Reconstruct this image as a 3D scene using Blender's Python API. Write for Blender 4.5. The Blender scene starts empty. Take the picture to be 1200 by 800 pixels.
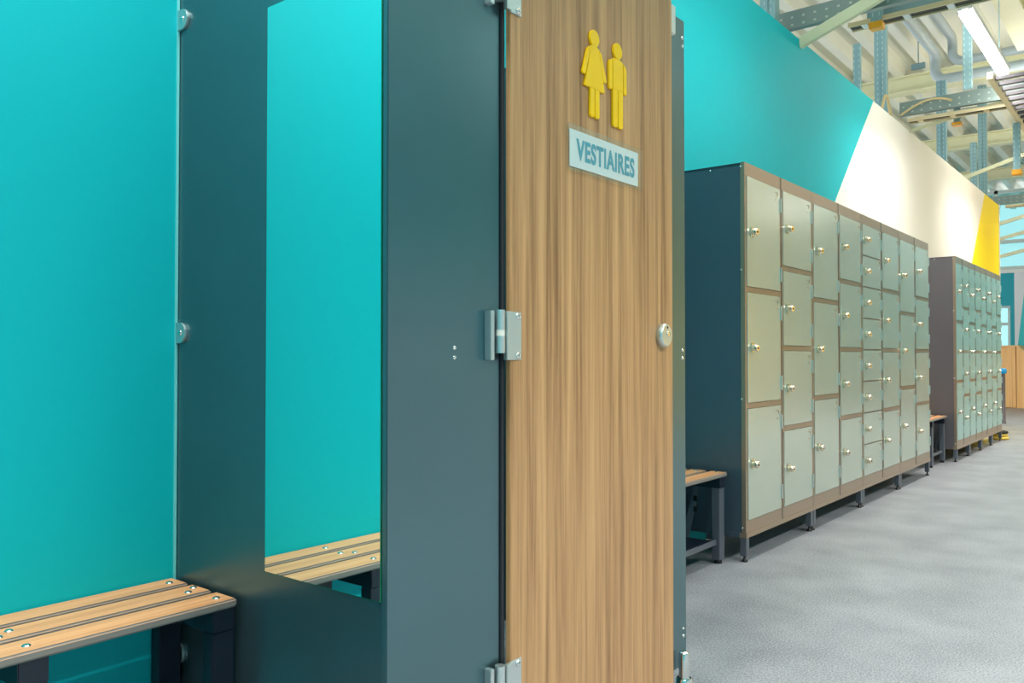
import bpy, bmesh, math, random
from mathutils import Vector, Matrix
random.seed(7)
S = bpy.context.scene
C = S.collection
PI = math.pi

# ------------------------------------------------------------------ camera
f_px = 980.0
cd = bpy.data.cameras.new('camera'); cam = bpy.data.objects.new('camera', cd); C.objects.link(cam)
cd.sensor_fit = 'HORIZONTAL'; cd.sensor_width = 36.0; cd.lens = 36.0 * f_px / 1200.0
cd.clip_start = 0.05; cd.clip_end = 200
cam.location = (0, 0, 0.95)
cam.rotation_euler = (PI/2 + math.atan(17/980), 0, math.atan(782/980))
S.camera = cam

# ------------------------------------------------------------------ world, exposure
W = bpy.data.worlds.new('world'); S.world = W; W.use_nodes = True
bg = W.node_tree.nodes['Background']
bg.inputs[0].default_value = (0.90, 0.96, 1.0, 1); bg.inputs[1].default_value = 1.6
S.view_settings.view_transform = 'Standard'; S.view_settings.look = 'None'
S.view_settings.gamma = 1.0; S.view_settings.use_curve_mapping = False
S.view_settings.exposure = 0.72

LAMP_W = 21.0        # watts per ceiling batten over the lockers
LAMP_R = 62.0        # watts per added, unseen batten over the open aisle
LAMP_COL = (1.0, 0.975, 0.95)

# ------------------------------------------------------------------ helpers
def lin(c):
    return tuple(((v/255)/12.92 if v/255 <= .04045 else ((v/255+.055)/1.055)**2.4) for v in c) + (1,)

def mat(name, rgb, rough=.5, metal=0, coat=0, spec=.5, noise=0, nscale=20, bump=0, bscale=60):
    m = bpy.data.materials.new(name); m.use_nodes = True
    nt = m.node_tree; b = nt.nodes['Principled BSDF']
    col = lin(rgb)
    b.inputs['Base Color'].default_value = col
    b.inputs['Roughness'].default_value = rough; b.inputs['Metallic'].default_value = metal
    b.inputs['Coat Weight'].default_value = coat; b.inputs['Specular IOR Level'].default_value = spec
    if noise or bump:
        tc = nt.nodes.new('ShaderNodeTexCoord')
    if noise:
        n = nt.nodes.new('ShaderNodeTexNoise'); n.inputs['Scale'].default_value = nscale; n.inputs['Detail'].default_value = 4
        nt.links.new(tc.outputs['Object'], n.inputs['Vector'])
        mx = nt.nodes.new('ShaderNodeMix'); mx.data_type = 'RGBA'
        mx.inputs[6].default_value = tuple(v*(1-noise) for v in col[:3])+(1,)
        mx.inputs[7].default_value = tuple(min(1, v*(1+noise)) for v in col[:3])+(1,)
        nt.links.new(n.outputs['Fac'], mx.inputs[0]); nt.links.new(mx.outputs[2], b.inputs['Base Color'])
    if bump:
        n2 = nt.nodes.new('ShaderNodeTexNoise'); n2.inputs['Scale'].default_value = bscale
        nt.links.new(tc.outputs['Object'], n2.inputs['Vector'])
        bp = nt.nodes.new('ShaderNodeBump'); bp.inputs['Strength'].default_value = bump; bp.inputs['Distance'].default_value = .002
        nt.links.new(n2.outputs['Fac'], bp.inputs['Height']); nt.links.new(bp.outputs[0], b.inputs['Normal'])
    return m

def math_n(nt, op, a, b=None, c=None):
    n = nt.nodes.new('ShaderNodeMath'); n.operation = op
    for i, v in enumerate((a, b, c)):
        if v is None: continue
        if isinstance(v, (int, float)): n.inputs[i].default_value = v
        else: nt.links.new(v, n.inputs[i])
    return n.outputs[0]

def mixc(nt, fac, a, b):
    mx = nt.nodes.new('ShaderNodeMix'); mx.data_type = 'RGBA'
    for i, v in ((0, fac), (6, a), (7, b)):
        if isinstance(v, (int, float, tuple)): mx.inputs[i].default_value = v
        else: nt.links.new(v, mx.inputs[i])
    return mx.outputs[2]

def wood(name, light, dark, axis, scale=1.0, rough=.42):
    """long grained laminate; axis = index of grain direction"""
    m = bpy.data.materials.new(name); m.use_nodes = True
    nt = m.node_tree; b = nt.nodes['Principled BSDF']; b.inputs['Roughness'].default_value = rough
    tc = nt.nodes.new('ShaderNodeTexCoord')
    def grain(across, along, detail, dist=0):
        mp = nt.nodes.new('ShaderNodeMapping')
        s = [across*scale]*3; s[axis] = along*scale
        mp.inputs['Scale'].default_value = s
        nt.links.new(tc.outputs['Object'], mp.inputs['Vector'])
        n = nt.nodes.new('ShaderNodeTexNoise'); n.inputs['Scale'].default_value = 1; n.inputs['Detail'].default_value = detail
        n.inputs['Distortion'].default_value = dist
        nt.links.new(mp.outputs[0], n.inputs['Vector']); return n.outputs['Fac']
    g1 = grain(38, .9, 3, .4); g2 = grain(140, 3, 3); g3 = grain(420, 14, 2)
    s = math_n(nt, 'ADD', math_n(nt, 'MULTIPLY', g1, 1.1), math_n(nt, 'MULTIPLY', g2, .6))
    s = math_n(nt, 'ADD', s, math_n(nt, 'MULTIPLY', g3, .25))
    s = math_n(nt, 'DIVIDE', s, 1.95)
    rp = nt.nodes.new('ShaderNodeValToRGB')
    e = rp.color_ramp.elements
    e[0].position = .33; e[0].color = lin(dark); e[1].position = .64; e[1].color = lin(light)
    mid = e.new(.50); mid.color = lin(tuple((a*1.4+b*.6)/2 for a, b in zip(light, dark)))
    nt.links.new(s, rp.inputs[0]); nt.links.new(rp.outputs[0], b.inputs['Base Color'])
    bp = nt.nodes.new('ShaderNodeBump'); bp.inputs['Strength'].default_value = .12; bp.inputs['Distance'].default_value = .001
    nt.links.new(g2, bp.inputs['Height']); nt.links.new(bp.outputs[0], b.inputs['Normal'])
    return m

def emis(name, rgb, s):
    m = bpy.data.materials.new(name); m.use_nodes = True
    b = m.node_tree.nodes['Principled BSDF']
    b.inputs['Base Color'].default_value = (.9, .9, .9, 1)
    b.inputs['Emission Color'].default_value = rgb+(1,); b.inputs['Emission Strength'].default_value = s
    return m

def perforated(name, rgb, axis, pitch, length, cols, slotw, rough=.45, metal=.3, hole=(40, 45, 45)):
    """punched steel: axis = running direction, a hole every pitch; cross direction has holes every cols"""
    m = mat(name, rgb, rough, metal)
    nt = m.node_tree; b = nt.nodes['Principled BSDF']
    tc = nt.nodes.new('ShaderNodeTexCoord'); sp = nt.nodes.new('ShaderNodeSeparateXYZ')
    nt.links.new(tc.outputs['Object'], sp.inputs[0])
    run = sp.outputs[axis]; cross = sp.outputs[2 if axis != 2 else 0]
    def near(o, p, w):
        fr = math_n(nt, 'FRACT', math_n(nt, 'DIVIDE', math_n(nt, 'ADD', o, 50*p), p))
        d = math_n(nt, 'ABSOLUTE', math_n(nt, 'SUBTRACT', fr, .5))
        return math_n(nt, 'LESS_THAN', d, w/p/2)
    h = math_n(nt, 'MULTIPLY', near(run, pitch, length), near(cross, cols, slotw))
    nt.links.new(mixc(nt, h, lin(rgb), lin(hole)), b.inputs['Base Color'])
    return m

M = {}
M['slate'] = mat('slate_laminate', (94, 124, 132), .29, .8, spec=.6, noise=.06, nscale=6, bump=.05, bscale=30)
M['slate_edge'] = mat('slate_laminate_edge', (48, 55, 62), .3)
M['wood_door'] = wood('walnut_laminate_door', (206, 160, 110), (130, 90, 56), 2)
M['wood_slat'] = wood('oak_bench_laminate', (236, 176, 122), (198, 134, 86), 1, 1.4, .4)
M['slat_edge'] = mat('slat_edge_grey', (126, 122, 116), .5)
M['chrome'] = mat('brushed_chrome', (225, 225, 222), .18, 1)
M['steel'] = mat('satin_aluminium', (205, 215, 215), .32, .85)
M['gold_chrome'] = mat('warm_chrome', (235, 222, 200), .2, 1)
M['black_steel'] = mat('black_powder_coat', (24, 34, 48), .35, .1)
M['grey_steel'] = mat('grey_powder_coat', (92, 98, 108), .4, .2)
M['rubber'] = mat('black_rubber', (20, 20, 22), .7)
M['lock_dark'] = mat('dark_lock_side', (60, 58, 60), .3, .8)
M['locker_side'] = mat('locker_side_paint', (80, 98, 112), .36, .4, noise=.03, nscale=5)
M['locker_side_far'] = mat('locker_side_paint_far', (92, 88, 92), .4)
M['locker_frame'] = mat('locker_frame_paint', (160, 140, 120), .3, .5)
M['locker_door'] = mat('locker_door_paint', (190, 200, 188), .25, .5, noise=.02, nscale=3)
M['locker_door_cyan_refl'] = mat('locker_door_paint_cyan_reflection', (165, 202, 200), .30, .35, noise=.02, nscale=3)  # cyan reflection on the far doors put into their base colour
M['white_plastic'] = mat('white_plastic', (225, 225, 215), .4)
M['yellow_acrylic'] = mat('yellow_acrylic', (255, 206, 0), .35, spec=.3)
M['sign_white'] = mat('sign_white_print', (236, 246, 248), .3)
M['sign_text'] = mat('sign_teal_ink', (30, 165, 192), .4)
M['green_edge'] = mat('green_glass_edge', (20, 130, 95), .1, 0, spec=.8)
M['cream_steel'] = mat('cream_painted_steel', (214, 214, 178), .5, noise=.05, nscale=4)
M['cream_tray'] = mat('cream_tray_steel', (216, 200, 160), .45, .1)
M['deck'] = mat('galvanised_roof_deck', (226, 227, 212), .45, .1, noise=.10, nscale=1.5)
M['galv_blue'] = perforated('punched_strut_blue', (132, 168, 174), 2, .05, .024, .04, .007, hole=(175, 200, 200))
M['galv_channel'] = perforated('punched_channel', (128, 146, 142), 0, .075, .016, .05, .013, hole=(180, 192, 182))
M['galv'] = mat('galvanised_steel', (120, 150, 155), .4, .4)
M['dark_steel'] = mat('dark_tray_floor', (70, 66, 60), .5, .2)
M['orange'] = mat('orange_plastic_cap', (245, 170, 30), .4)
M['blue_plastic'] = mat('blue_plastic_cap', (10, 150, 215), .4)
M['pvc'] = mat('grey_pvc', (165, 178, 180), .35)
M['cable'] = mat('cream_cable', (200, 180, 130), .5)
M['counter_wood'] = wood('pale_oak_front', (250, 200, 135), (225, 165, 100), 2, .6, .5)
M['counter_top'] = wood('pale_oak_top', (240, 205, 150), (215, 165, 105), 0, .6, .5)
M['edge_strip'] = mat('pale_teal_edge_strip', (120, 215, 215), .4)
M['white'] = mat('white_paint', (232, 234, 232), .5)
M['frame_white'] = mat('window_frame_paint', (200, 212, 208), .4)
M['yellow_rubber'] = mat('yellow_rubber', (205, 175, 70), .5)
M['lamp'] = emis('lamp_diffuser', (1.0, .97, .93), 14)
M['lamp_body'] = mat('lamp_housing', (215, 215, 210), .4)

def glass(name, tint, rough=.02, refl=.06):
    m = bpy.data.materials.new(name); m.use_nodes = True
    b = m.node_tree.nodes['Principled BSDF']
    nt = m.node_tree; out = nt.nodes['Material Output']; nt.nodes.remove(b)
    tr = nt.nodes.new('ShaderNodeBsdfTransparent'); tr.inputs[0].default_value = lin(tint)
    gl = nt.nodes.new('ShaderNodeBsdfGlossy'); gl.inputs['Roughness'].default_value = rough
    mx = nt.nodes.new('ShaderNodeMixShader'); mx.inputs[0].default_value = refl
    nt.links.new(tr.outputs[0], mx.inputs[1]); nt.links.new(gl.outputs[0], mx.inputs[2]); nt.links.new(mx.outputs[0], out.inputs[0])
    return m
M['acrylic'] = glass('clear_acrylic', (252, 254, 254), .3, .12)
M['pane'] = glass('window_pane_glass', (176, 206, 206))
M['mirror'] = mat('mirror_silver', (236, 250, 248), .01, 1)

# floor: speckled grey vinyl
m = mat('grey_speckled_vinyl', (160, 164, 170), .42, spec=.45); M['floor'] = m
nt = m.node_tree; b = nt.nodes['Principled BSDF']
tc = nt.nodes.new('ShaderNodeTexCoord')
def nz(scale, det=3):
    n = nt.nodes.new('ShaderNodeTexNoise'); n.inputs['Scale'].default_value = scale; n.inputs['Detail'].default_value = det
    nt.links.new(tc.outputs['Object'], n.inputs['Vector']); return n.outputs['Fac']
v = math_n(nt, 'ADD', math_n(nt, 'MULTIPLY', nz(170, 2), .75), math_n(nt, 'MULTIPLY', nz(3.5, 4), .25))
rp = nt.nodes.new('ShaderNodeValToRGB'); e = rp.color_ramp.elements
e[0].position = .36; e[0].color = lin((98, 102, 108)); e[1].position = .64; e[1].color = lin((168, 171, 176))
nt.links.new(v, rp.inputs[0]); nt.links.new(rp.outputs[0], b.inputs['Base Color'])

# painted wall: teal, then white, then yellow, parted by slanting edges
def striped_wall(name, segs):
    """segs: list of (y at z=3.38, slope dy/dz, colour after the edge); first colour teal"""
    m = mat(name, (0, 178, 184), .6, spec=.2); nt = m.node_tree; b = nt.nodes['Principled BSDF']
    tc = nt.nodes.new('ShaderNodeTexCoord'); sp = nt.nodes.new('ShaderNodeSeparateXYZ')
    nt.links.new(tc.outputs['Object'], sp.inputs[0])
    cur = lin((0, 180, 188))
    for y0, sl, col in segs:
        t = math_n(nt, 'SUBTRACT', sp.outputs[1], math_n(nt, 'MULTIPLY', math_n(nt, 'SUBTRACT', sp.outputs[2], 3.004), sl))
        cur = mixc(nt, math_n(nt, 'GREATER_THAN', t, y0), cur, lin(col))
    nt.links.new(cur, b.inputs['Base Color']); return m
M['wall_left'] = striped_wall('striped_wall_paint', [(7.076, 1.03, (236, 232, 222)), (12.022, .92, (255, 226, 0))])
M['wall_right'] = striped_wall('striped_wall_paint_opposite', [(8.6, 0, (246, 204, 104)), (17.5, 0, (60, 170, 190))])  # unseen wall; bands coloured for what the panels and lockers reflect
nt = M['wall_right'].node_tree; b = nt.nodes['Principled BSDF']; src = b.inputs['Base Color'].links[0].from_socket
sp = [n for n in nt.nodes if n.type == 'SEPXYZ'][0]
low = math_n(nt, 'MULTIPLY', math_n(nt, 'LESS_THAN', sp.outputs[2], 1.7), math_n(nt, 'LESS_THAN', sp.outputs[1], 8.6))
nt.links.new(mixc(nt, low, src, lin((176, 184, 188))), b.inputs['Base Color'])

# ---- mesh building
class MB:
    def __init__(self): self.v = []; self.f = []; self.mi = []; self.mats = []; self.sm = []
    def mid(self, m):
        if m not in self.mats: self.mats.append(m)
        return self.mats.index(m)
    def add(self, vs, fs, m, smooth=False):
        o = len(self.v); k = self.mid(m)
        self.v += [tuple(v) for v in vs]
        for f in fs: self.f.append([o+i for i in f]); self.mi.append(k); self.sm.append(smooth)
        return self
    def box(self, a, b, m):
        x0, y0, z0 = (min(p, q) for p, q in zip(a, b)); x1, y1, z1 = (max(p, q) for p, q in zip(a, b))
        return self.add([(x0,y0,z0),(x1,y0,z0),(x1,y1,z0),(x0,y1,z0),(x0,y0,z1),(x1,y0,z1),(x1,y1,z1),(x0,y1,z1)],
                 [(3,2,1,0),(4,5,6,7),(0,1,5,4),(1,2,6,5),(2,3,7,6),(3,0,4,7)], m)
    def cyl(self, p, q, r, m, n=16, r2=None):
        p = Vector(p); q = Vector(q); d = (q-p).normalized(); r2 = r if r2 is None else r2
        a = d.orthogonal().normalized(); c = d.cross(a); vs = []
        for (o, rr) in ((p, r), (q, r2)):
            for i in range(n):
                t = 2*PI*i/n; vs.append(o + (a*math.cos(t)+c*math.sin(t))*rr)
        self.add(vs, [(i, (i+1) % n, n+(i+1) % n, n+i) for i in range(n)], m, True)
        self.add(vs, [tuple(range(n))[::-1], tuple(range(n, 2*n))], m)
        return self
    def lathe(self, o, axis, prof, m, n=20):
        """prof: list of (distance along axis, radius)"""
        o = Vector(o); d = Vector(axis).normalized(); a = d.orthogonal().normalized(); c = d.cross(a)
        vs = [o+d*h+(a*math.cos(2*PI*i/n)+c*math.sin(2*PI*i/n))*r for h, r in prof for i in range(n)]
        fs = [(k*n+i, k*n+(i+1) % n, (k+1)*n+(i+1) % n, (k+1)*n+i) for k in range(len(prof)-1) for i in range(n)]
        self.add(vs, fs, m, True)
        self.add(vs, [tuple(range(n))[::-1], tuple(range((len(prof)-1)*n, len(prof)*n))], m)
        return self
    def prism(self, pts, axis, a, b, m):
        """2-D outline extruded along axis from a to b. pts in the two other axes (in x,y,z order)"""
        n = len(pts)
        def P(p, h):
            q = list(p); q.insert(axis, h); return tuple(q)
        vs = [P(p, a) for p in pts]+[P(p, b) for p in pts]
        return self.add(vs, [tuple(range(n)), tuple(range(2*n-1, n-1, -1))]+[(i, n+i, n+(i+1) % n, (i+1) % n) for i in range(n)], m)
    def tube(self, pts, r, m, n=8):
        for a, b_ in zip(pts, pts[1:]): self.cyl(a, b_, r, m, n)
        return self
    def build(self, name, parent=None, org=(0, 0, 0), bevel=0, seg=2, fix=True):
        me = bpy.data.meshes.new(name)
        me.from_pydata([tuple(v[i]-org[i] for i in range(3)) for v in self.v], [], self.f)
        for mm in self.mats: me.materials.append(mm)
        for p, k, s in zip(me.polygons, self.mi, self.sm): p.material_index = k; p.use_smooth = s
        if fix or bevel:
            bm = bmesh.new(); bm.from_mesh(me)
            if bevel: bmesh.ops.bevel(bm, geom=[e for e in bm.edges], offset=bevel, segments=seg, affect='EDGES', clamp_overlap=True)
            bmesh.ops.recalc_face_normals(bm, faces=bm.faces); bm.to_mesh(me); bm.free()
        o = bpy.data.objects.new(name, me); C.objects.link(o)
        if parent: o.parent = parent
        return o

def use(name, me, parent, loc=(0, 0, 0)):
    o = bpy.data.objects.new(name, me); C.objects.link(o); o.parent = parent; o.location = loc; return o

def thing(name, label, cat, loc=(0, 0, 0), group=None):
    o = bpy.data.objects.new(name, None); C.objects.link(o); o.location = loc; o.empty_display_size = .1
    o['label'] = label; o['category'] = cat
    if group: o['group'] = group
    return o
def tag(o, label, cat, group=None):
    o['label'] = label; o['category'] = cat
    if group: o['group'] = group
    return o
def struct(o): o['kind'] = 'structure'; return o

# ================================================================== SETTING
WX = -1.912          # face of the painted wall
struct(MB().box((-9, -8, -.1), (6, 24, 0), M['floor']).build('floor'))
wl = struct(MB().box((WX-.12, -3.05, 0), (WX, 13.053, 3.011), M['wall_left']).build('wall_left'))
struct(MB().box((WX-.13, 13.053, 0), (WX+.012, 13.083, 3.021), M['white']).build('trim_1', bevel=.003))
struct(MB().box((3.2, -8, 0), (3.35, 24, 4.35), M['wall_right']).build('wall_right'))
struct(MB().box((WX-.12, -3.2, 0), (3.2, -3.05, 3.9), M['wall_left']).build('unseen_wall_back'))  # unseen wall added so the slate panels reflect teal

struct(MB().box((WX, 1.079, .05), (WX+.004, 1.0845, 1.93), M['edge_strip']).build('trim_4'))  # pale strip where the teal wall meets the side panel

# corrugated roof deck
mb = MB(); pitch = .36; x = -9.0; prof = []
while x < 6:
    prof += [(x, 4.60), (x+.11, 4.60), (x+.15, 4.73), (x+.32, 4.73)]; x += pitch
n = len(prof); vs = []
for y in (-8, 24): vs += [(px, y, pz) for px, pz in prof]
vs += [(px, -8, 4.9) for px in (-9, 6)] + [(px, 24, 4.9) for px in (-9, 6)]
fs = [(i, i+1, n+i+1, n+i) for i in range(n-1)] + [(2*n, 2*n+1, 2*n+3, 2*n+2)]
mb.add(vs, fs, M['deck']); struct(mb.build('ceiling', fix=False))

# far wall with its door opening, stripes and glazing above
m = mat('far_wall_paint', (0, 150, 170), .5); M['far'] = m; nt = m.node_tree; b = nt.nodes['Principled BSDF']
tc = nt.nodes.new('ShaderNodeTexCoord'); sp = nt.nodes.new('ShaderNodeSeparateXYZ'); nt.links.new(tc.outputs['Object'], sp.inputs[0])
c1 = mixc(nt, math_n(nt, 'GREATER_THAN', sp.outputs[0], -2.79), lin((0, 160, 178)), lin((228, 230, 236)))
t = math_n(nt, 'SUBTRACT', sp.outputs[0], math_n(nt, 'MULTIPLY', math_n(nt, 'SUBTRACT', sp.outputs[2], 1.17), .11))
c2 = mixc(nt, math_n(nt, 'GREATER_THAN', t, -2.735), c1, lin((60, 200, 205)))
nt.links.new(c2, b.inputs['Base Color'])
mb = MB()
mb.box((-9, 21, 0), (-3.75, 21.15, 2.80), M['far']).box((-3.75, 21, 2.05), (-2.87, 21.15, 2.80), M['far'])
mb.box((-2.87, 21, 0), (6, 21.15, 2.80), M['far']); struct(mb.build('wall_far', fix=False))
struct(MB().box((-9, 20.96, 2.76), (6, 21.0, 2.83), M['white']).build('trim_2'))
w = struct(MB().box((-3.75, 21.03, 0), (-3.70, 21.1, 2.05), M['frame_white']).box((-2.92, 21.03, 0), (-2.87, 21.1, 2.05), M['frame_white'])
     .box((-3.70, 21.03, 2.0), (-2.92, 21.1, 2.05), M['frame_white']).box((-3.70, 21.03, 0), (-2.92, 21.1, .08), M['frame_white'])
     .box((-3.70, 21.03, 1.62), (-2.92, 21.1, 1.68), M['frame_white']).build('window_1', fix=False))
MB().box((-3.70, 21.06, .08), (-2.92, 21.07, 1.62), M['pane']).build('pane', w)
MB().box((-3.70, 21.06, 1.68), (-2.92, 21.07, 2.0), M['pane']).build('pane', w)
mb = MB()
xs = [-6.0+i*.72 for i in range(12)]
for q in xs: mb.box((q-.035, 21.0, 2.83), (q+.035, 21.1, 4.60), M['frame_white'])
for z in (2.87, 3.45, 4.55): mb.box((xs[0], 21.0, z-.035), (xs[-1], 21.1, z+.035), M['frame_white'])
w = struct(mb.build('window_2', fix=False))
pm = MB().box((-.325, -.004, -.255), (.325, .004, .255), M['pane']).build('pane', w); pme = pm.data
pm.location = (xs[0]+.36, 21.05, 3.16)
for i in range(11):
    for j, (z, s) in enumerate(((3.16, 1), (4.0, 2.03))):
        if i == 0 and j == 0: continue
        o = use('pane', pme, w, (xs[i]+.36, 21.05, z)); o.scale = (1, 1, s)
struct(MB().box((-9, 21, 2.83), (-6.03, 21.15, 4.6), M['white']).box((1.96, 21, 2.83), (6, 21.15, 4.6), M['white']).build('trim_3', fix=False))

# ================================================================== ROOF STEEL
def beam_x(y, z0, z1, label):
    t = thing('ceiling_beam', label, 'beam', (0, y, z0), 'roof beams across the hall')
    a, b_ = -8.5, 5.8
    MB().box((a, -.09, 0), (b_, .09, .018), M['cream_steel']).build('bottom_flange', t)
    MB().box((a, -.006, .018), (b_, .006, z1-z0-.018), M['cream_steel']).build('web', t)
    MB().box((a, -.09, z1-z0-.018), (b_, .09, z1-z0), M['cream_steel']).build('top_flange', t)
for y, lb in ((3.551, 'cream steel roof beam nearest the camera, above the changing cubicle'),
              (7.62, 'cream steel roof beam crossing just before the lit lamp'),
              (11.74, 'cream steel roof beam crossing below the two grey pipes'),
              (15.5, 'cream steel roof beam second beyond the lit lamp'),
              (18.6, 'cream steel roof beam farthest off by the glazed end wall')):
    beam_x(y, 4.38, 4.60, lb)
t = thing('girder', 'long pale girder running away beside the lit lamp under the roof deck', 'beam', (-1.20, 0, 4.17))
MB().box((-.10, -6, 0), (.10, 10.2, .02), M['cream_steel']).build('bottom_flange', t)
MB().box((-.006, -6, .02), (.006, 10.2, .19), M['cream_steel']).build('web', t)
MB().box((-.10, -6, .19), (.10, 10.2, .20), M['cream_steel']).build('top_flange', t)

# vertical punched struts standing behind the wall top / hanging free
def strut(x, y, z0, z1, w, label, cap=False, double=False):
    t = thing('punched_strut', label, 'strut', (x, y, z0), 'punched steel struts')
    mb = MB(); L = z1-z0
    mb.box((-w/2, -.003, 0), (w/2, .003, L), M['galv_blue']).box((-w/2, .003, 0), (-w/2+.003, w*.7, L), M['galv_blue'])
    mb.box((w/2-.003, .003, 0), (w/2, w*.7, L), M['galv_blue'])
    if double: mb.box((-.004, -.012, 0), (.004, -.003, L), M['galv_blue'])
    mb.build('channel', t, fix=False)
    if cap: MB().box((-w/2-.01, -.02, -.02), (w/2+.01, w*.7+.01, .025), M['orange']).build('end_cap', t, bevel=.004)
    return t
strut(-2.046, 5.199, 2.345, 4.60, 0.101, 'leftmost punched strut rising behind the teal wall top', double=True)
strut(-2.046, 7.101, 2.345, 3.512, 0.055, 'slim punched strut behind the teal wall just left of the tall double one')
strut(-2.046, 7.795, 2.345, 4.60, 0.097, 'tall double punched strut behind the corner where teal meets white', double=True)
strut(-2.046, 10.229, 2.345, 4.02, 0.097, 'punched strut behind the middle of the white wall section', double=True)
strut(-2.046, 12.089, 2.345, 3.698, 0.076, 'short punched strut behind the white wall near the yellow section')
strut(-2.046, 12.723, 2.345, 4.60, 0.101, 'punched strut behind the wall where white meets yellow', double=True)
strut(-1.353, 7.761, 3.165, 4.60, 0.063, 'hanging punched strut left of the lit lamp, meeting the punched channel')
strut(-1.098, 8.48, 2.56, 2.998, 0.055, 'hanging punched strut with orange cap at the right edge', cap=True)
strut(-1.545, 5.80, 3.135, 4.60, .065, 'hanging blue strut with orange cap in front of the nearest cable tray', cap=True)

# cross channels + cable trays at about wall-top height
def channel(y, z, x0, x1, label):
    o = MB().box((x0, -.003, 0), (x1, .003, .12), M['galv_channel']).box((x0, .003, .114), (x1, .045, .12), M['galv_channel']).box((x0, .003, 0), (x1, .045, .006), M['galv_channel']).build('punched_channel', fix=False)
    o.location = (0, y, z); tag(o, label, 'channel', 'punched cross channels'); return o
channel(5.478, 3.123, -2.452, 2.9, 'dark punched cross channel over the teal wall, upper left of the roof view')
channel(8.031, 3.106, -1.944, 2.9, 'punched cross channel with a row of holes below the lit lamp')
channel(13.611, 3.106, -2.452, 2.9, 'farthest punched cross channel just past the yellow wall section')
def tray(y, z, x0, x1, w, label, rung_mat, clips=()):
    t = thing('cable_tray', label, 'cable tray', (0, y, z), 'cable trays across the aisle')
    MB().box((x0, -w/2, 0), (x1, -w/2+.012, .03), M['cream_tray']).build('side_rail', t)
    MB().box((x0, w/2-.012, 0), (x1, w/2, .03), M['cream_tray']).build('side_rail', t)
    MB().box((x0, -w/2+.012, .012), (x1, w/2-.012, .016), M['dark_steel']).build('tray_floor', t)
    q = x0+.1; rm = None
    while q < x1-.05:
        if rm is None:
            o = MB().box((-.02, -w/2+.012, .0), (.02, w/2-.012, .012), M[rung_mat]).build('rung', t); rm = o.data; o.location = (q, 0, 0)
        else: use('rung', rm, t, (q, 0, 0))
        q += .26
    return t
tray(8.133, 3.055, -1.894, 2.9, .11, 'cream cable tray with rungs hung under the punched channel below the lamp', 'cream_tray')
tray(5.876, 3.173, -1.733, 2.9, .11, 'cream cable tray at the top edge, nearest the camera', 'white')
tray(13.526, 3.038, -1.894, 2.9, .11, 'farthest cream cable tray beyond the yellow wall section', 'cream_tray')
o = MB().box((-1.649, 5.969, 3.241), (2.452, 6.002, 3.309), M['galv']).box((-1.649, 6.002, 3.241), (2.452, 6.028, 3.248), M['galv']).build('steel_rail'); tag(o, 'blue-grey steel rail above the nearest cable tray', 'rail')
o = MB().box((-1.522, 8.437, 3.148), (2.452, 8.471, 3.19), M['galv']).build('steel_rail', bevel=.004); tag(o, 'blue-grey steel rail just past the cable tray below the lamp', 'rail')
o = MB().box((-1.572, 8.369, 3.055), (-1.522, 8.45, 3.19), M['galv']).box((-1.589, 8.353, 3.03), (-1.505, 8.437, 3.059), M['orange']).build('rail_hanger', bevel=.004); tag(o, 'small steel hanger with an orange foot at the rail end', 'hanger')

# diagonal cream bars
def bar(p, q, w, h, label, m='cream_steel'):
    p = Vector(p); q = Vector(q); d = (q-p); L = d.length
    o = MB().box((0, -w/2, -h/2), (L, w/2, h/2), M[m]).build('diagonal_brace', bevel=.003)
    o.location = p; o.rotation_euler = d.to_track_quat('X', 'Z').to_euler(); tag(o, label, 'brace', 'diagonal braces'); return o
bar((-1.919, 5.411, 2.987), (-0.972, 5.411, 3.326), 0.034, 0.072, 'wide cream diagonal brace rising from the teal wall top')
bar((-1.944, 8.243, 3.004), (-1.014, 8.327, 3.19), 0.025, 0.025, 'thin cream diagonal brace under the cable tray below the lamp')
bar((-2.029, 11.159, 3.064), (-1.25, 11.159, 3.302), 0.034, 0.042, 'cream diagonal brace above the far end of the white wall')
bar((-2.198, 14.541, 2.937), (-1.184, 14.541, 3.207), 0.042, 0.051, 'cream diagonal brace right of the yellow wall top')
bar((-2.452, 15.894, 2.565), (-1.522, 15.894, 2.785), 0.042, 0.051, 'lowest cream diagonal brace in front of the end glazing')
bar((-2.452, 15.217, 2.751), (-1.353, 15.217, 3.021), 0.042, 0.051, 'middle cream diagonal brace in front of the end glazing')

# ladder tray running away at right of lamp
t = thing('ladder_tray', 'cream ladder tray with many rungs running away past the lit lamp', 'cable tray', (-1.075, 7.02, 3.0))
MB().box((-.02, 0, 0), (.02, 6, .05), M['cream_tray']).build('side_rail', t)
MB().box((.40, 0, 0), (.44, 6, .05), M['cream_tray']).build('side_rail', t)
rm = None
for k in range(37):
    if rm is None: o = MB().box((.02, -.02, .01), (.40, .02, .035), M['locker_side_far']).build('rung', t); rm = o.data; o.location = (0, .1, 0)
    else: use('rung', rm, t, (0, .1+k*.16, 0))

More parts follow.
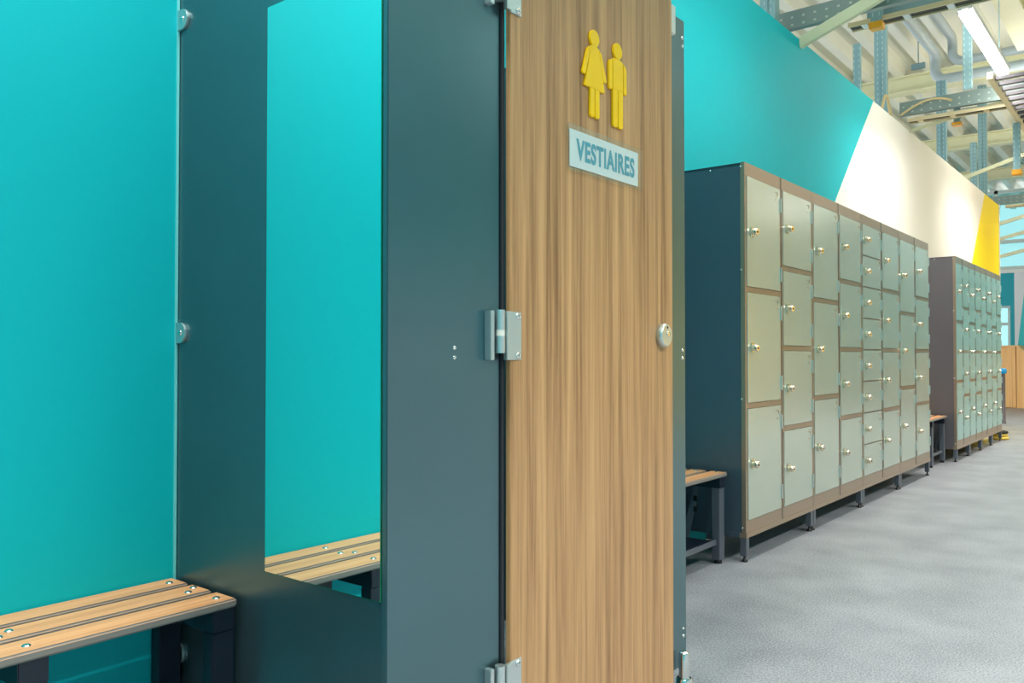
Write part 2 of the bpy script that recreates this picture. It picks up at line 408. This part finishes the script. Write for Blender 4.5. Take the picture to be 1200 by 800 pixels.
# pipes
def pipe(x, y, ztop, zel, label, r=.055):
    mb = MB(); R = .11; n = 14
    pts = [Vector((x, y-2.35, ztop))]
    def arc(c, a0, a1, ux, uy, k=7):
        return [c+ux*math.cos(a0+(a1-a0)*i/k)*R+uy*math.sin(a0+(a1-a0)*i/k)*R for i in range(k+1)]
    X = Vector((1, 0, 0)); Y = Vector((0, 1, 0)); Z = Vector((0, 0, 1))
    pts += arc(Vector((x, y-R, ztop-R)), PI/2, 0, Y, Z)
    pts += arc(Vector((x+R, y, zel+R)), PI, 1.5*PI, X, Z)
    pts += [Vector((2.6, y, zel))]
    ring = []; 
    for i, p in enumerate(pts):
        d = (pts[min(i+1, len(pts)-1)]-pts[max(i-1, 0)]).normalized()
        up = Vector((0, 0, 1)) if abs(d.z) < .7 else Vector((0, 1, 0))
        if ring: up = ring[-1][1]
        a = (up-d*up.dot(d)).normalized(); ring.append((p, a, d))
    vs = [p+(a*math.cos(2*PI*j/n)+d.cross(a)*math.sin(2*PI*j/n))*r for p, a, d in ring for j in range(n)]
    fs = [(k*n+j, k*n+(j+1) % n, (k+1)*n+(j+1) % n, (k+1)*n+j) for k in range(len(pts)-1) for j in range(n)]
    mb.add(vs, fs, M['pvc'], True); o = mb.build('drain_pipe', org=(x, y, zel)); o.location = (x, y, zel)
    tag(o, label, 'pipe', 'grey pipes under the roof deck')
pipe(-2.139, 10.42, 4.40, 4.086, 'grey drain pipe with an elbow, the left and lower of the two')
pipe(-1.961, 10.42, 4.53, 4.256, 'grey drain pipe with an elbow, the right and upper of the two', .05)
t = thing('pipe_bracket', 'short dark steel bracket left of the grey pipe elbow', 'bracket', (-2.35, 10.229, 4.205))
MB().box((0, 0, 0), (.14, .04, .06), M['galv']).build('arm', t)
MB().cyl((.07, .02, .06), (.07, .02, .52), .006, M['galv'], 8).build('rod', t)

# loose cable looping over wall corner
pts = []
for i in range(22):
    a = PI*i/21
    pts.append((-1.95, 7.46+.30*(i/21), 3.021+.17*math.sin(a)))
tag(MB().tube(pts, .012, M['cable']).build('cable'), 'cream cable looping over the wall top beside the tall strut', 'cable')
pts = [(-1.93+.42*i/16, 7.99, 3.10+.10*math.sin(PI*.8*i/16)) for i in range(17)]
tag(MB().tube(pts, .010, M['cable']).build('cable'), 'cream cable arching over the punched channel', 'cable')

# ================================================================== LAMPS
def lamp(x, y, label, half=.81, power=LAMP_W):
    t = thing('ceiling_light', label, 'light', (x, y, 3.275), 'tube lights over the aisle')
    MB().box((-.045, -half, .02), (.045, half, .075), M['lamp_body']).build('housing', t, bevel=.006)
    MB().box((-.038, -half+.01, -.012), (.038, half-.01, .02), M['lamp']).build('diffuser', t, bevel=.008)
    for s in (-1, 1):
        MB().cyl((0, s*.6, .075), (0, s*.6, .895 if x < 0 and y < 9 else 1.10), .004, M['galv'], 6).build('suspension_wire', t)
    ld = bpy.data.lights.new('lamp_light', 'AREA'); ld.shape = 'RECTANGLE'; ld.size = .07; ld.size_y = 1.55
    ld.energy = power; ld.color = LAMP_COL; ld.spread = math.radians(125)
    lo = bpy.data.objects.new('lamp_light', ld); C.objects.link(lo); lo.location = (0, 0, -.02); lo.parent = t
    # added uplight to brighten the deck; the housing has no open top
    ld = bpy.data.lights.new('deck_fill_light', 'AREA'); ld.shape = 'RECTANGLE'; ld.size = .07; ld.size_y = 1.55
    ld.energy = 11; ld.color = LAMP_COL
    lo = bpy.data.objects.new('deck_fill_light', ld); C.objects.link(lo); lo.location = (0, 0, .09); lo.rotation_euler = (PI, 0, 0); lo.parent = t
lamp(-1.112, 7.118, 'long lit white tube light hanging over the aisle')
for k, y in enumerate((.32, 3.72, 10.52, 13.92)):  # added battens outside the view, guessed to light the locker side
    lamp(-1.112, y, ['added tube light over the bench, out of the picture', 'added unseen tube light just before the one in view, above the near lockers',
        'added unseen tube light beyond the one in view, over the far lockers', 'added unseen tube light last of the left row, near the counter'][k], power=(LAMP_W, 9, LAMP_W, LAMP_W)[k])
for k, y in enumerate((-1.6, 2.0, 5.6, 9.2, 12.8)):  # added row, never in view, lighting the aisle and both walls
    lamp(1.5, y, ['first', 'second', 'third', 'fourth', 'fifth'][k]+' added unseen tube light of the right-hand row over the open aisle', power=LAMP_R)

# ================================================================== CUBICLE
FX = -1.10           # outer face of the pilasters
cub = thing('changing_cubicle', 'changing cubicle of dark slate panels with a walnut-look door', 'cubicle', (FX, 1.023, 0))
O = (FX, 1.023, 0)
def cb(mb, name, bevel=.0015, parent=None):
    return mb.build(name, parent or cub, O, bevel)
o = cb(MB().box((FX-.013, 1.023, .08), (FX, 1.336, 1.91), M['slate']), 'pilaster')
o = cb(MB().box((FX-.013, 2.03, .081), (FX, 2.17, 1.909), M['slate']), 'pilaster')
o = cb(MB().box((WX+.002, 1.086, .08), (FX-.014, 1.099, 1.91), M['slate']), 'side_panel')
o = cb(MB().box((WX+.002, 2.150, .08), (FX-.014, 2.163, 1.909), M['slate']), 'side_panel')
door = cb(MB().box((FX+.004, 1.352, .045), (FX+.016, 2.064, 1.93), M['wood_door']), 'door')
door['label'] = 'walnut-look laminate door with vertical grain'
cb(MB().box((FX-.010, 1.340, .05), (FX+.002, 1.352, 1.92), M['slate_edge']), 'door_gap_shade')  # dark strip standing in for the shadow gap beside the door
# hinges
def hinge(zc):
    h = cb(MB().box((FX+.016, 1.345, zc-.05), (FX+.020, 1.386, zc+.05), M['steel'])
           .box((FX+.016, 1.330, zc-.05), (FX+.026, 1.347, zc+.05), M['steel']), 'hinge', .001)
    cb(MB().box((FX+.000, 1.288, zc-.05), (FX+.018, 1.300, zc+.05), M['steel']), 'fixed_leaf', .001, h)
    cb(MB().cyl((FX+.018, 1.317, zc+.012), (FX+.018, 1.317, zc+.052), .0105, M['steel'], 16), 'knuckle', 0, h)
    cb(MB().cyl((FX+.018, 1.317, zc-.036), (FX+.018, 1.317, zc-.001), .0105, M['steel'], 16), 'knuckle', 0, h)
    cb(MB().cyl((FX+.018, 1.317, zc-.001), (FX+.018, 1.317, zc+.012), .0098, M['white_plastic'], 16), 'spacer', 0, h)
    for s in (-1, 1):
        cb(MB().lathe((FX+.020, 1.374, zc+s*.041), (1, 0, 0), [(0, .0078), (.002, .0078), (.004, .006), (.004, .0035), (.0015, .003)], M['chrome'], 12), 'screw', 0, h)
for z in (.272, .992, 1.716): hinge(z)
# lock disc
lk = cb(MB().lathe((FX+.016, 2.001, 1.005), (1, 0, 0), [(0, .031), (.006, .032), (.013, .031), (.016, .029)], M['steel'], 32), 'door_lock', 0)
cb(MB().lathe((FX+.032, 2.001, 1.005), (1, 0, 0), [(0, .0285), (.001, .0275)], M['steel'], 32), 'lock_rim', 0, lk)
cb(MB().lathe((FX+.033, 2.006, 1.008), (1, 0, 0), [(0, .0075), (.003, .0070), (.003, .0045)], M['gold_chrome'], 16), 'key_slot', 0, lk)
cb(MB().lathe((FX+.033, 2.003, 1.026), (1, 0, 0), [(0, .0035), (.001, .0035)], M['lock_dark'], 10), 'indicator', 0, lk)
# catch block at the door top and small bolts
cb(MB().box((FX-.002, 2.066, 1.845), (FX+.012, 2.096, 1.925), M['white_plastic']), 'door_catch', .002)
for y, z in ((1.198, .966), (1.198, .947), (2.150, .966), (2.150, .943), (2.156, 1.856), (2.156, 1.833), (2.150, .185), (2.150, .163)):
    cb(MB().lathe((FX, y, z), (1, 0, 0), [(0, .0048), (.0025, .0045), (.004, .0025)], M['chrome'], 10), 'bolt', 0)
# adjustable feet
for y in (1.10, 2.112):
    ft = cb(MB().lathe((FX+.022, y, 0), (0, 0, 1), [(0, .030), (.008, .030), (.010, .0235), (.058, .0235), (.064, .020)], M['chrome'], 24), 'adjustable_foot', 0)
    cb(MB().lathe((FX+.022, y, .060), (0, 0, 1), [(0, .0145), (.068, .0145), (.074, .012), (.076, .006)], M['chrome'], 20), 'foot_tube', 0, ft)
# brackets between side panel and wall
for z in (.237, 1.006, 1.770):
    yy = 1.086
    pts = [(WX+.003, z-.025), (WX+.022, z-.025)]+[(WX+.022+.024*math.sin(PI*i/10), z-.025*math.cos(PI*i/10)) for i in range(1, 10)]+[(WX+.022, z+.025), (WX+.003, z+.025)]
    k = cb(MB().prism(pts, 1, yy-.007, yy, M['steel']), 'wall_bracket', .001)
    cb(MB().lathe((WX+.024, yy-.007, z), (0, -1, 0), [(0, .0075), (.003, .006), (.0035, .003)], M['chrome'], 12), 'bolt', 0, k)

# mirror on the slate side panel
mr = thing('wall_mirror', 'tall frameless mirror on the slate panel, reflecting the teal wall', 'mirror', (-1.361, 1.086, .486))
MO = (-1.361, 1.086, .486)
MB().box((-1.544, 1.0815, .486), (-1.179, 1.0855, 1.709), M['green_edge']).build('glass_edge', mr, MO)
MB().box((-1.5425, 1.0808, .4875), (-1.1805, 1.0814, 1.7075), M['mirror']).build('mirror_face', mr, MO)

# ---- sign on the door
SX = FX+.0165
sg = thing('door_sign', 'clear acrylic sign reading VESTIAIRES on the walnut-look door', 'sign', (SX, 1.719, 1.425))
SO = (SX, 1.719, 1.425)
y0, y1, z0, z1 = 1.554, 1.883, 1.374, 1.480
MB().box((SX+.001, y0+.012, z0+.010), (SX+.0025, y1-.010, z1-.010), M['sign_white']).build('backing', sg, SO)
MB().box((SX+.0045, y0, z0), (SX+.0085, y1, z1), M['acrylic']).build('acrylic_plate', sg, SO, .0012)
fc = bpy.data.curves.new('lettering', 'FONT'); fc.body = 'VESTIAIRES'; fc.size = .0745; fc.offset = .0026; fc.extrude = .0003
fc.align_x = 'CENTER'; fc.align_y = 'CENTER'; fc.space_character = 1.10
fo = bpy.data.objects.new('text_tmp', fc); C.objects.link(fo); bpy.context.view_layer.update()
dg = bpy.context.evaluated_depsgraph_get(); me = bpy.data.meshes.new_from_object(fo.evaluated_get(dg)); C.objects.unlink(fo); bpy.data.objects.remove(fo)
xs_ = [v.co.x for v in me.vertices]; ys_ = [v.co.y for v in me.vertices]
cx, cy = (max(xs_)+min(xs_))/2, (max(ys_)+min(ys_))/2; sx = .262/(max(xs_)-min(xs_)); sy = .0500/(max(ys_)-min(ys_))
for v in me.vertices: v.co.x = (v.co.x-cx)*sx; v.co.y = (v.co.y-cy)*sy
me.materials.clear(); me.materials.append(M['sign_text'])
lt = use('lettering', me, sg, (.0031, .004, .002)); lt.rotation_euler = (PI/2, 0, PI/2)

# ---- yellow pictograms
PX = FX+.0165
def picto(name, yc, ztop, polys, label):
    t = thing(name, label, 'pictogram', (PX, yc, ztop-.105))
    for pn, pts, d in polys:
        MB().prism([(yc+u/1000, ztop-v/1000) for u, v in pts], 0, PX, PX+d, M['yellow_acrylic']).build(pn, t, (PX, yc, ztop-.105), .0008)
def c2(cx, cz, r): return [(cx+r*math.cos(2*PI*i/26), cz+r*math.sin(2*PI*i/26)) for i in range(26)]
woman = [('head', c2(0, 21, 20.5), .006),
  ('dress', [(-8,38),(8,38),(20,43),(22,58),(30,80),(44,142),(-44,142),(-26,78),(-22,58),(-20,43)], .006),
  ('arm', [(-20.5,44),(-30,50),(-35,62),(-53,112),(-50,116),(-39,116),(-24,66)], .006),
  ('arm', [(20.5,44),(30,50),(35,62),(53,112),(50,116),(39,116),(24,66)], .006),
  ('leg', [(-20,142),(-1,142),(-1,206),(-4,210),(-16,210),(-20,206)], .006),
  ('leg', [(1,142),(21,142),(21,206),(17,210),(4,210),(1,206)], .006)]
man = [('head', c2(0, 21, 20.5), .006),
  ('torso', [(-24,46),(-18,41),(18,41),(24,46),(24,118),(-24,118)], .006),
  ('arm', [(-26,46),(-36,50),(-42,60),(-42,118),(-39,122),(-29,122),(-26,118)], .006),
  ('arm', [(26,46),(36,50),(42,60),(42,118),(39,122),(29,122),(26,118)], .006),
  ('leg', [(-24,118),(-1,118),(-1,206),(-4,211),(-20,211),(-24,206)], .006),
  ('leg', [(1,118),(24,118),(24,206),(20,211),(4,211),(1,206)], .006)]
picto('woman_pictogram', 1.666, 1.725, woman, 'yellow acrylic woman pictogram in a dress on the door')
picto('man_pictogram', 1.771, 1.724, man, 'yellow acrylic man pictogram, right of the woman, on the door')

# ================================================================== BENCHES
slat_cache = {}
def bench(y0, y1, frames, label, shelf=None):
    ym = (y0+y1)/2; t = thing('bench', label, 'bench', (-1.775, ym, 0), 'slatted benches'); Og = (-1.775, ym, 0)
    zt = .415; th = .019
    for a, b_ in ((-1.715, -1.635), (-1.815, -1.736), (-1.909, -1.835)):
        mb = MB().box((a, y0, zt-th), (b_, y1, zt), M['wood_slat']); o = mb.build('slat', t, Og, .004, 3)
        o.data.materials.append(M['slat_edge'])
        for p in o.data.polygons:
            if p.normal.z < .75: p.material_index = 1
        mid = (a+b_)/2
        for i, fy in enumerate(frames):
            offs = (0,)
            pos = [(mid+.004, fy)] if not (-1.82 < a < -1.80) else [(mid+.014, fy-.014), (mid-.012, fy+.014)]
            for px, py in pos:
                MB().lathe((px, py, zt), (0, 0, 1), [(0, .0085), (.0012, .008), (.003, .0055), (.0036, .002)], M['chrome'], 14).build('bolt', o, Og)
    for fy in frames:
        ya, yb = fy-.024, fy+.030
        fr = MB().box((-1.905, ya, zt-th-.05), (-1.645, yb, zt-th), M['black_steel']).build('frame', t, Og, .002)
        MB().box((-1.686, ya, .018), (-1.648, yb, zt-th-.05), M['grey_steel'] if fy > 3 else M['black_steel']).build('leg', fr, Og, .002)
        MB().box((-1.905, ya, .018), (-1.867, yb, zt-th-.05), M['black_steel']).build('leg', fr, Og, .002)
        if fy < 2: 
            for x in (-1.667, -1.886): MB().lathe((x, fy+.003, 0), (0, 0, 1), [(0, .018), (.018, .016)], M['rubber'], 12).build('rubber_foot', fr, Og)
            continue
        # gusset beside the front leg and slanting flat bar
        MB().prism([(-1.686, .345), (-1.690, .345), (-1.725, .105), (-1.686, .105)], 1, fy-.004, fy, M['grey_steel'] if fy > 3 else M['black_steel']).build('gusset', fr, Og)
        MB().prism([(-1.755, .346), (-1.785, .346), (-1.845, .105), (-1.812, .105)], 1, fy-.002, fy+.002, M['grey_steel'] if fy > 3 else M['black_steel']).build('slanting_bar', fr, Og)
        for z in (.285, .235): MB().box((-1.786, fy-.006, z-.012), (-1.768, fy-.002, z+.012), M['rubber']).build('square_bolt', fr, Og)
        for x in (-1.667, -1.886): MB().lathe((x, fy+.003, 0), (0, 0, 1), [(0, .018), (.018, .016)], M['rubber'], 12).build('rubber_foot', fr, Og)
    if shelf:
        s = MB().box((-1.90, shelf[0], .096), (-1.665, shelf[1], .104), M['black_steel']).box((-1.668, shelf[0], .088), (-1.662, shelf[1], .112), M['grey_steel']).build('shoe_shelf', t, Og)
bench(-1.60, 1.075, (1.045, .655, -.20, -1.2), 'slatted bench by the teal wall in the left foreground')
bench(2.30, 3.642, (3.605, 2.42), 'slatted bench between the cubicle and the near lockers', (2.45, 3.58))
bench(7.38, 8.312, (7.80, 8.25), 'small slatted bench between the near and far locker rows', (7.83, 8.225))

# ================================================================== LOCKERS
ZB, ZT = .112, 1.85
DEPTH = .335
LX = -1.566
meshes = {}
def shared(key, fn):
    if key not in meshes:
        o = fn(); meshes[key] = o.data; C.objects.unlink(o); bpy.data.objects.remove(o)
    return meshes[key]
def lock_plate(): return MB().box((0, -.014, -.022), (.006, .020, .022), M['gold_chrome']).build('lock_plate', None, (0,0,0), .002)
def lock_knob(): return MB().lathe((.006, -.002, 0), (1, -.15, -.1), [(0, .016), (.012, .017), (.024, .016), (.028, .013)], M['gold_chrome'], 18).build('lock_knob')
def lock_slot(): return MB().lathe((.034, -.006, -.003), (1, -.15, -.1), [(0, .005), (.002, .004)], M['lock_dark'], 12).build('lock_slot')
def hinge_leaf(): return MB().box((0, -.006, -.036), (.010, .006, .036), M['steel']).build('hinge', None, (0,0,0), .002)
def emblem():
    mb = MB(); c = [(.0006, .018*math.cos(a)-.004, .014*math.sin(a)+.008) for a in [(-.6+i*.42) for i in range(8)]]
    mb.tube(c, .0016, M['locker_frame'], 6); mb.box((0, -.014, -.022), (.0012, .010, -.017), M['locker_frame']); return mb.build('embossed_mark')

def cabinet(y0, cw, pats, dm, sm_, label, group, first=False, last=False):
    t = thing('locker_cabinet', label, 'locker cabinet', (LX, y0, 0), group)
    w = cw*2; k = ('b', cw, sm_.name)
    def carc():
        mb = MB()
        e = .003
        mb.box((-DEPTH, e, ZB+.022), (-.004, .016, ZT-.002), sm_).box((-DEPTH, w-.016, ZB+.022), (-.004, w-e, ZT-.002), sm_)
        mb.box((-DEPTH, e, ZT-.014), (-.004, w-e, ZT-.002), sm_).box((-DEPTH, .016, ZB+.022), (-.02, w-.016, ZB+.04), sm_).box((-DEPTH, .016, ZB+.04), (-DEPTH+.01, w-.016, ZT-.014), sm_)
        mb.box((-DEPTH+.01, cw-.006, ZB+.04), (-.02, cw+.006, ZT-.014), sm_)
        return mb.build('carcass', fix=False)
    use('carcass', shared(k, carc), t)
    def base():
        mb = MB(); mb.box((-.03, .001, ZB), (.004, w-.001, ZB+.022), M['locker_frame']).box((-DEPTH, .001, ZB), (-.03, .03, ZB+.022), sm_)
        mb.box((-DEPTH, w-.03, ZB), (-.03, w-.001, ZB+.022), sm_).box((-DEPTH, .03, ZB), (-DEPTH+.03, w-.03, ZB+.022), sm_); return mb.build('base_rail', fix=False)
    use('base_rail', shared(('r', cw, sm_.name), base), t)
    sw = .020
    def stile(): return MB().box((-.02, .0, ZB+.022), (.001, sw, ZT), M['locker_frame']).build('stile', None, (0,0,0), .0012)
    def stile2(): return MB().box((-.02, .0, ZB+.022), (.001, sw*2, ZT), M['locker_frame']).box((.001, sw-.0025, ZB+.022), (.0025, sw+.0025, ZT), M['slate_edge']).build('stile', None, (0,0,0), 0)
    use('stile', shared('s', stile), t, (0, .001, 0)); use('stile', shared('s2', stile2), t, (0, cw-sw, 0)); use('stile', shared('s', stile), t, (0, w-sw-.001, 0))
    def rail(h): return MB().box((-.02, .0, 0), (.0005, cw-2*sw, h), M['locker_frame']).build('cross_rail', fix=False)
    for c in range(2):
        ya = c*cw+sw; dw = cw-2*sw
        use('cross_rail', shared(('t', cw), lambda: rail(.060)), t, (0, ya, ZT-.060))
        use('cross_rail', shared(('k', cw), lambda: rail(.055)), t, (0, ya, ZB+.022))
        zlo, zhi = ZB+.022+.055, ZT-.060; nn = pats[c]; gap = .024 if nn < 8 else .004
        h = (zhi-zlo-gap*(nn-1))/nn
        for i in range(nn):
            za = zlo+i*(h+gap); zc = za+h/2
            def dr(): return MB().box((-.014, .003, .002), (.004, dw-.003, h-.002), dm).build('door', None, (0,0,0), .0015)
            d = use('door', shared(('d', cw, nn, dm.name), dr), t, (0, ya, za))
            ly = .052 if cw > .4 else .038
            use('lock_plate', shared('lp', lock_plate), d, (.004, ly, h/2)); use('lock_knob', shared('lk', lock_knob), d, (.004, ly, h/2)); use('lock_slot', shared('ls', lock_slot), d, (.004, ly, h/2))
            hz = (.085, h-.085) if nn < 8 else (h/2,)
            for z in hz: use('hinge', shared('h', hinge_leaf), d, (.001, dw+.001, z))
            use('embossed_mark', shared('em', emblem), d, (.004, dw-.045, h-.045 if nn < 8 else h-.035))
            if i < nn-1:
                use('cross_rail', shared(('g', cw, gap), lambda: rail(gap)), t, (0, ya, za+h))
    def leg(): return MB().box((-.030, -.018, .028), (.0, .018, ZB), M['grey_steel']).build('leg', None, (0,0,0), .002)
    def foot(): return MB().lathe((-.015, 0, 0), (0, 0, 1), [(0, .014), (.008, .014), (.012, .006), (.03, .006)], M['lock_dark'], 12).build('adjustable_foot')
    for lx in (0, -DEPTH+.03):
        for ly in (.022, w-.022):
            g = use('leg', shared('leg', leg), t, (lx, ly, 0)); use('adjustable_foot', shared('ft', foot), g)
    if first:
        for x in (-.018, -.17, -.315):
            for z in (ZT-.02, 1.35, .75, ZB+.045):
                if x == -.17 and z not in (ZT-.02,): continue
                MB().lathe((x, .003, z), (0, -1, 0), [(0, .0055), (.003, .005), (.004, .0025)], M['chrome'], 10).build('rivet', t)
    return t
p1 = ((3, 4), (3, 4), (8, 4), (3, 4)); 
lb1 = ['grey-green locker cabinet nearest the camera, beside the slatted bench', 'second grey-green locker cabinet of the near row',
       'near-row locker cabinet whose left column has eight small doors', 'last locker cabinet of the near row, before the small bench']
Y1 = 3.684; CW1 = .4535
for i in range(4):
    cabinet(Y1+i*2*CW1, CW1, p1[i], M['locker_door'], M['locker_side'], lb1[i], 'near row of locker cabinets', i == 0)
lb2 = ['first narrow locker cabinet of the far row, next to the small bench', 'second narrow locker cabinet of the far row',
       'third narrow locker cabinet of the far row', 'last narrow locker cabinet of the far row, by the blue-capped post']
Y2 = 8.345; CW2 = .3035
for i in range(4):
    cabinet(Y2+i*2*CW2, CW2, (3, 4), M['locker_door_cyan_refl'], M['locker_side_far'], lb2[i], 'far row of narrow locker cabinets', i == 0)

# ================================================================== FAR ITEMS
t = thing('barrier_post', 'dark post with a bright blue cap past the far lockers', 'post', (-1.955, 13.54, 0))
MB().lathe((0, 0, 0), (0, 0, 1), [(0, .045), (.02, .045), (.03, .036), (.70, .036)], M['locker_side_far'], 20).build('pole', t)
MB().lathe((0, 0, .70), (0, 0, 1), [(0, .04), (.01, .052), (.05, .056), (.072, .045), (.078, .02)], M['blue_plastic'], 20).build('cap', t)
t = thing('cable_coil', 'small yellow and black coil on the floor by the last locker leg', 'coil', (-1.62, 10.93, 0))
def torus(R, r, m, z, nm):
    n, k = 24, 8
    vs = [((R+r*math.cos(2*PI*j/k))*math.cos(2*PI*i/n), (R+r*math.cos(2*PI*j/k))*math.sin(2*PI*i/n), z+r*math.sin(2*PI*j/k)) for i in range(n) for j in range(k)]
    fs = [(i*k+j, ((i+1) % n)*k+j, ((i+1) % n)*k+(j+1) % k, i*k+(j+1) % k) for i in range(n) for j in range(k)]
    MB().add(vs, fs, m, True).build(nm, t)
torus(.085, .018, M['yellow_rubber'], .018, 'loop'); torus(.075, .018, M['yellow_rubber'], .052, 'loop'); torus(.08, .016, M['rubber'], .084, 'strap')

ct = thing('reception_counter', 'pale oak reception counter at the far end of the aisle', 'counter', (-2.3, 17.7, 0))
CO = (-2.3, 17.7, 0)
xx = -4.2; k = 0
while xx < -2.36:
    MB().box((xx+.002, 17.70, .01), (min(xx+.30, -2.34)-.002, 17.72, 1.12), M['counter_wood']).build('front_board', ct, CO, .001); xx += .30
MB().box((-4.2, 17.72, 0), (-2.34, 18.3, 1.12), M['counter_wood']).build('counter_body', ct, CO)
MB().box((-4.22, 17.68, 1.12), (-2.33, 18.32, 1.145), M['counter_top']).build('counter_top', ct, CO, .003)
MB().prism([(-2.33, 0), (.8, 0), (.8, 1.0), (-2.20, 1.0), (-2.33, 1.13)], 1, 17.70, 18.3, M['counter_wood']).build('side_wing', ct, CO)
MB().prism([(-2.34, 1.13), (-2.20, 1.0), (.82, 1.0), (.82, 1.03), (-2.19, 1.03), (-2.31, 1.15)], 1, 17.68, 18.32, M['counter_top']).build('wing_top', ct, CO)
